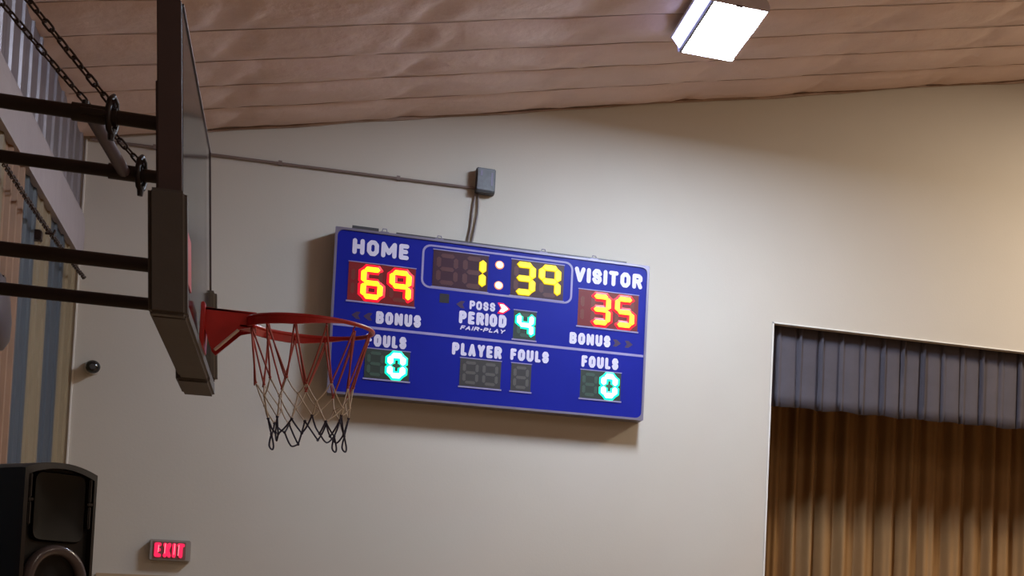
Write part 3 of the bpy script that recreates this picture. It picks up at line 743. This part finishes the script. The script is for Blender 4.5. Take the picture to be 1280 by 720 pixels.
# ------------------------------------------------------------------ loudspeaker on a stand
SPX, SPY, SPT = -.940, 7.6, 2.495
sp = thing('loudspeaker', 'black loudspeaker with horn on a stand at lower left', 'speaker', (SPX, SPY, SPT - .60), rz=math.radians(38))
# local axes: front faces -y, x to the right, base at z=0, top at z=.60
W2, D = .150, .32
bm = new(); pts = []
n = 12
def topz(x): return .60 - .035 * (x / W2) ** 2
body = [(-W2, 0)] + [(W2, 0)] + [(W2 - 2 * W2 * k / n, topz(W2 - 2 * W2 * k / n)) for k in range(n + 1)]
A = [bm.verts.new((p[0], -.0, p[1])) for p in body]; B = [bm.verts.new((p[0] * .92, D, p[1] * .99 + .01)) for p in body]
nb = len(body)
bm.faces.new(B[::-1])
for i in range(nb): bm.faces.new((A[i], B[i], B[(i + 1) % nb], A[(i + 1) % nb]))
bm.faces.new(A)
obj('cabinet', bm, 'sp_body', sp, smooth=True)
# bezel: rounded lip round the baffle
def scaled(b, kx, x_off=0, dz=0): return [(p[0] * kx, min(max(p[1], dz), .60) - (dz if p[1] > .3 else 0)) for p in b]
outer = body; inner = [(p[0] * .90, (p[1] - .026) if p[1] > .3 else .02) for p in body]
bm = new(); V = []
for pts_, yy in ((outer, 0), ([(p[0] * .99, p[1] - .002 if p[1] > .3 else p[1]) for p in outer], -.030), (inner, -.034), (inner, -.004)):
    V.append([bm.verts.new((p[0], yy, p[1])) for p in pts_])
for a in range(3):
    for i in range(nb): bm.faces.new((V[a][i], V[a][(i + 1) % nb], V[a + 1][(i + 1) % nb], V[a + 1][i]))
obj('bezel', bm, 'sp_bezel', sp, smooth=True)
# horn: rectangular mouth with rounded throat
bm = new(); H = []
def rr_(cx, cz, hw, hh, y_, n=24, p=4):
    o = []
    for k in range(n):
        a = 2 * math.pi * k / n; c, s = math.cos(a), math.sin(a)
        o.append(bm.verts.new((cx + hw * math.copysign(abs(c) ** (2 / p), c), y_, cz + hh * math.copysign(abs(s) ** (2 / p), s))))
    return o
for hw, hh, y_, p in ((.108, .145, -.010, 8), (.103, .138, -.026, 8), (.096, .126, -.022, 6), (.07, .075, -.012, 4), (.03, .03, -.006, 2)): H.append(rr_(0, .415, hw, hh, y_, p=p))
for a in range(len(H) - 1):
    for k in range(24): bm.faces.new((H[a][k], H[a][(k + 1) % 24], H[a + 1][(k + 1) % 24], H[a + 1][k]))
bm.faces.new(H[-1]); obj('horn', bm, 'sp_horn', sp, smooth=True)
for s in (-1, 1):
    for z0, z1 in ((.335, .430), (.445, .545)):
        bm = new(); box(bm, s * .123 - .006, s * .123 + .006, -.033, -.008, z0, z1, .004); obj('side_vent', bm, 'badge', sp)
    bm = new(); box(bm, s * .122 - .012, s * .122 + .012, -.036, -.01, .431, .444, .003); obj('vent_bridge', bm, 'sp_bezel', sp)
bm = new(); tube(bm, [(.108 * math.cos(a), -.022, .115 + .125 * math.sin(a)) for a in [2 * math.pi * k / 40 for k in range(40)]], .022, 10, closed=True)
obj('woofer_ring', bm, 'sp_ring', sp, smooth='all')
bm = new(); V = []
for r_, y_ in ((.104, -.012), (.08, -.004), (.045, .0 - .003), (.02, -.010)): V.append([bm.verts.new((r_ * math.cos(2 * math.pi * k / 32), y_, .115 + 1.12 * r_ * math.sin(2 * math.pi * k / 32))) for k in range(32)])
for a in range(3):
    for k in range(32): bm.faces.new((V[a][k], V[a][(k + 1) % 32], V[a + 1][(k + 1) % 32], V[a + 1][k]))
bm.faces.new(V[-1]); obj('woofer_cone', bm, 'sp_horn', sp, smooth='all')
st = thing('speaker_stand', 'black tripod stand under the loudspeaker, below the picture', 'stand', (SPX - .07, SPY + .12, 0))
top = SPT - .60
bm = new(); tube(bm, [(0, 0, .12), (0, 0, top)], .018, 12); obj('pole', bm, 'sp_body', st, smooth=True)
bm = new(); tube(bm, [(0, 0, .62), (0, 0, .74)], .034, 12); obj('collar', bm, 'sp_body', st, smooth=True)
for k in range(3):
    a = 2 * math.pi * k / 3 + .1
    bm = new(); tube(bm, [(.03 * math.cos(a), .03 * math.sin(a), .70), (.38 * math.cos(a), .38 * math.sin(a), .012)], .011, 8); obj('leg', bm, 'sp_body', st, smooth=True)
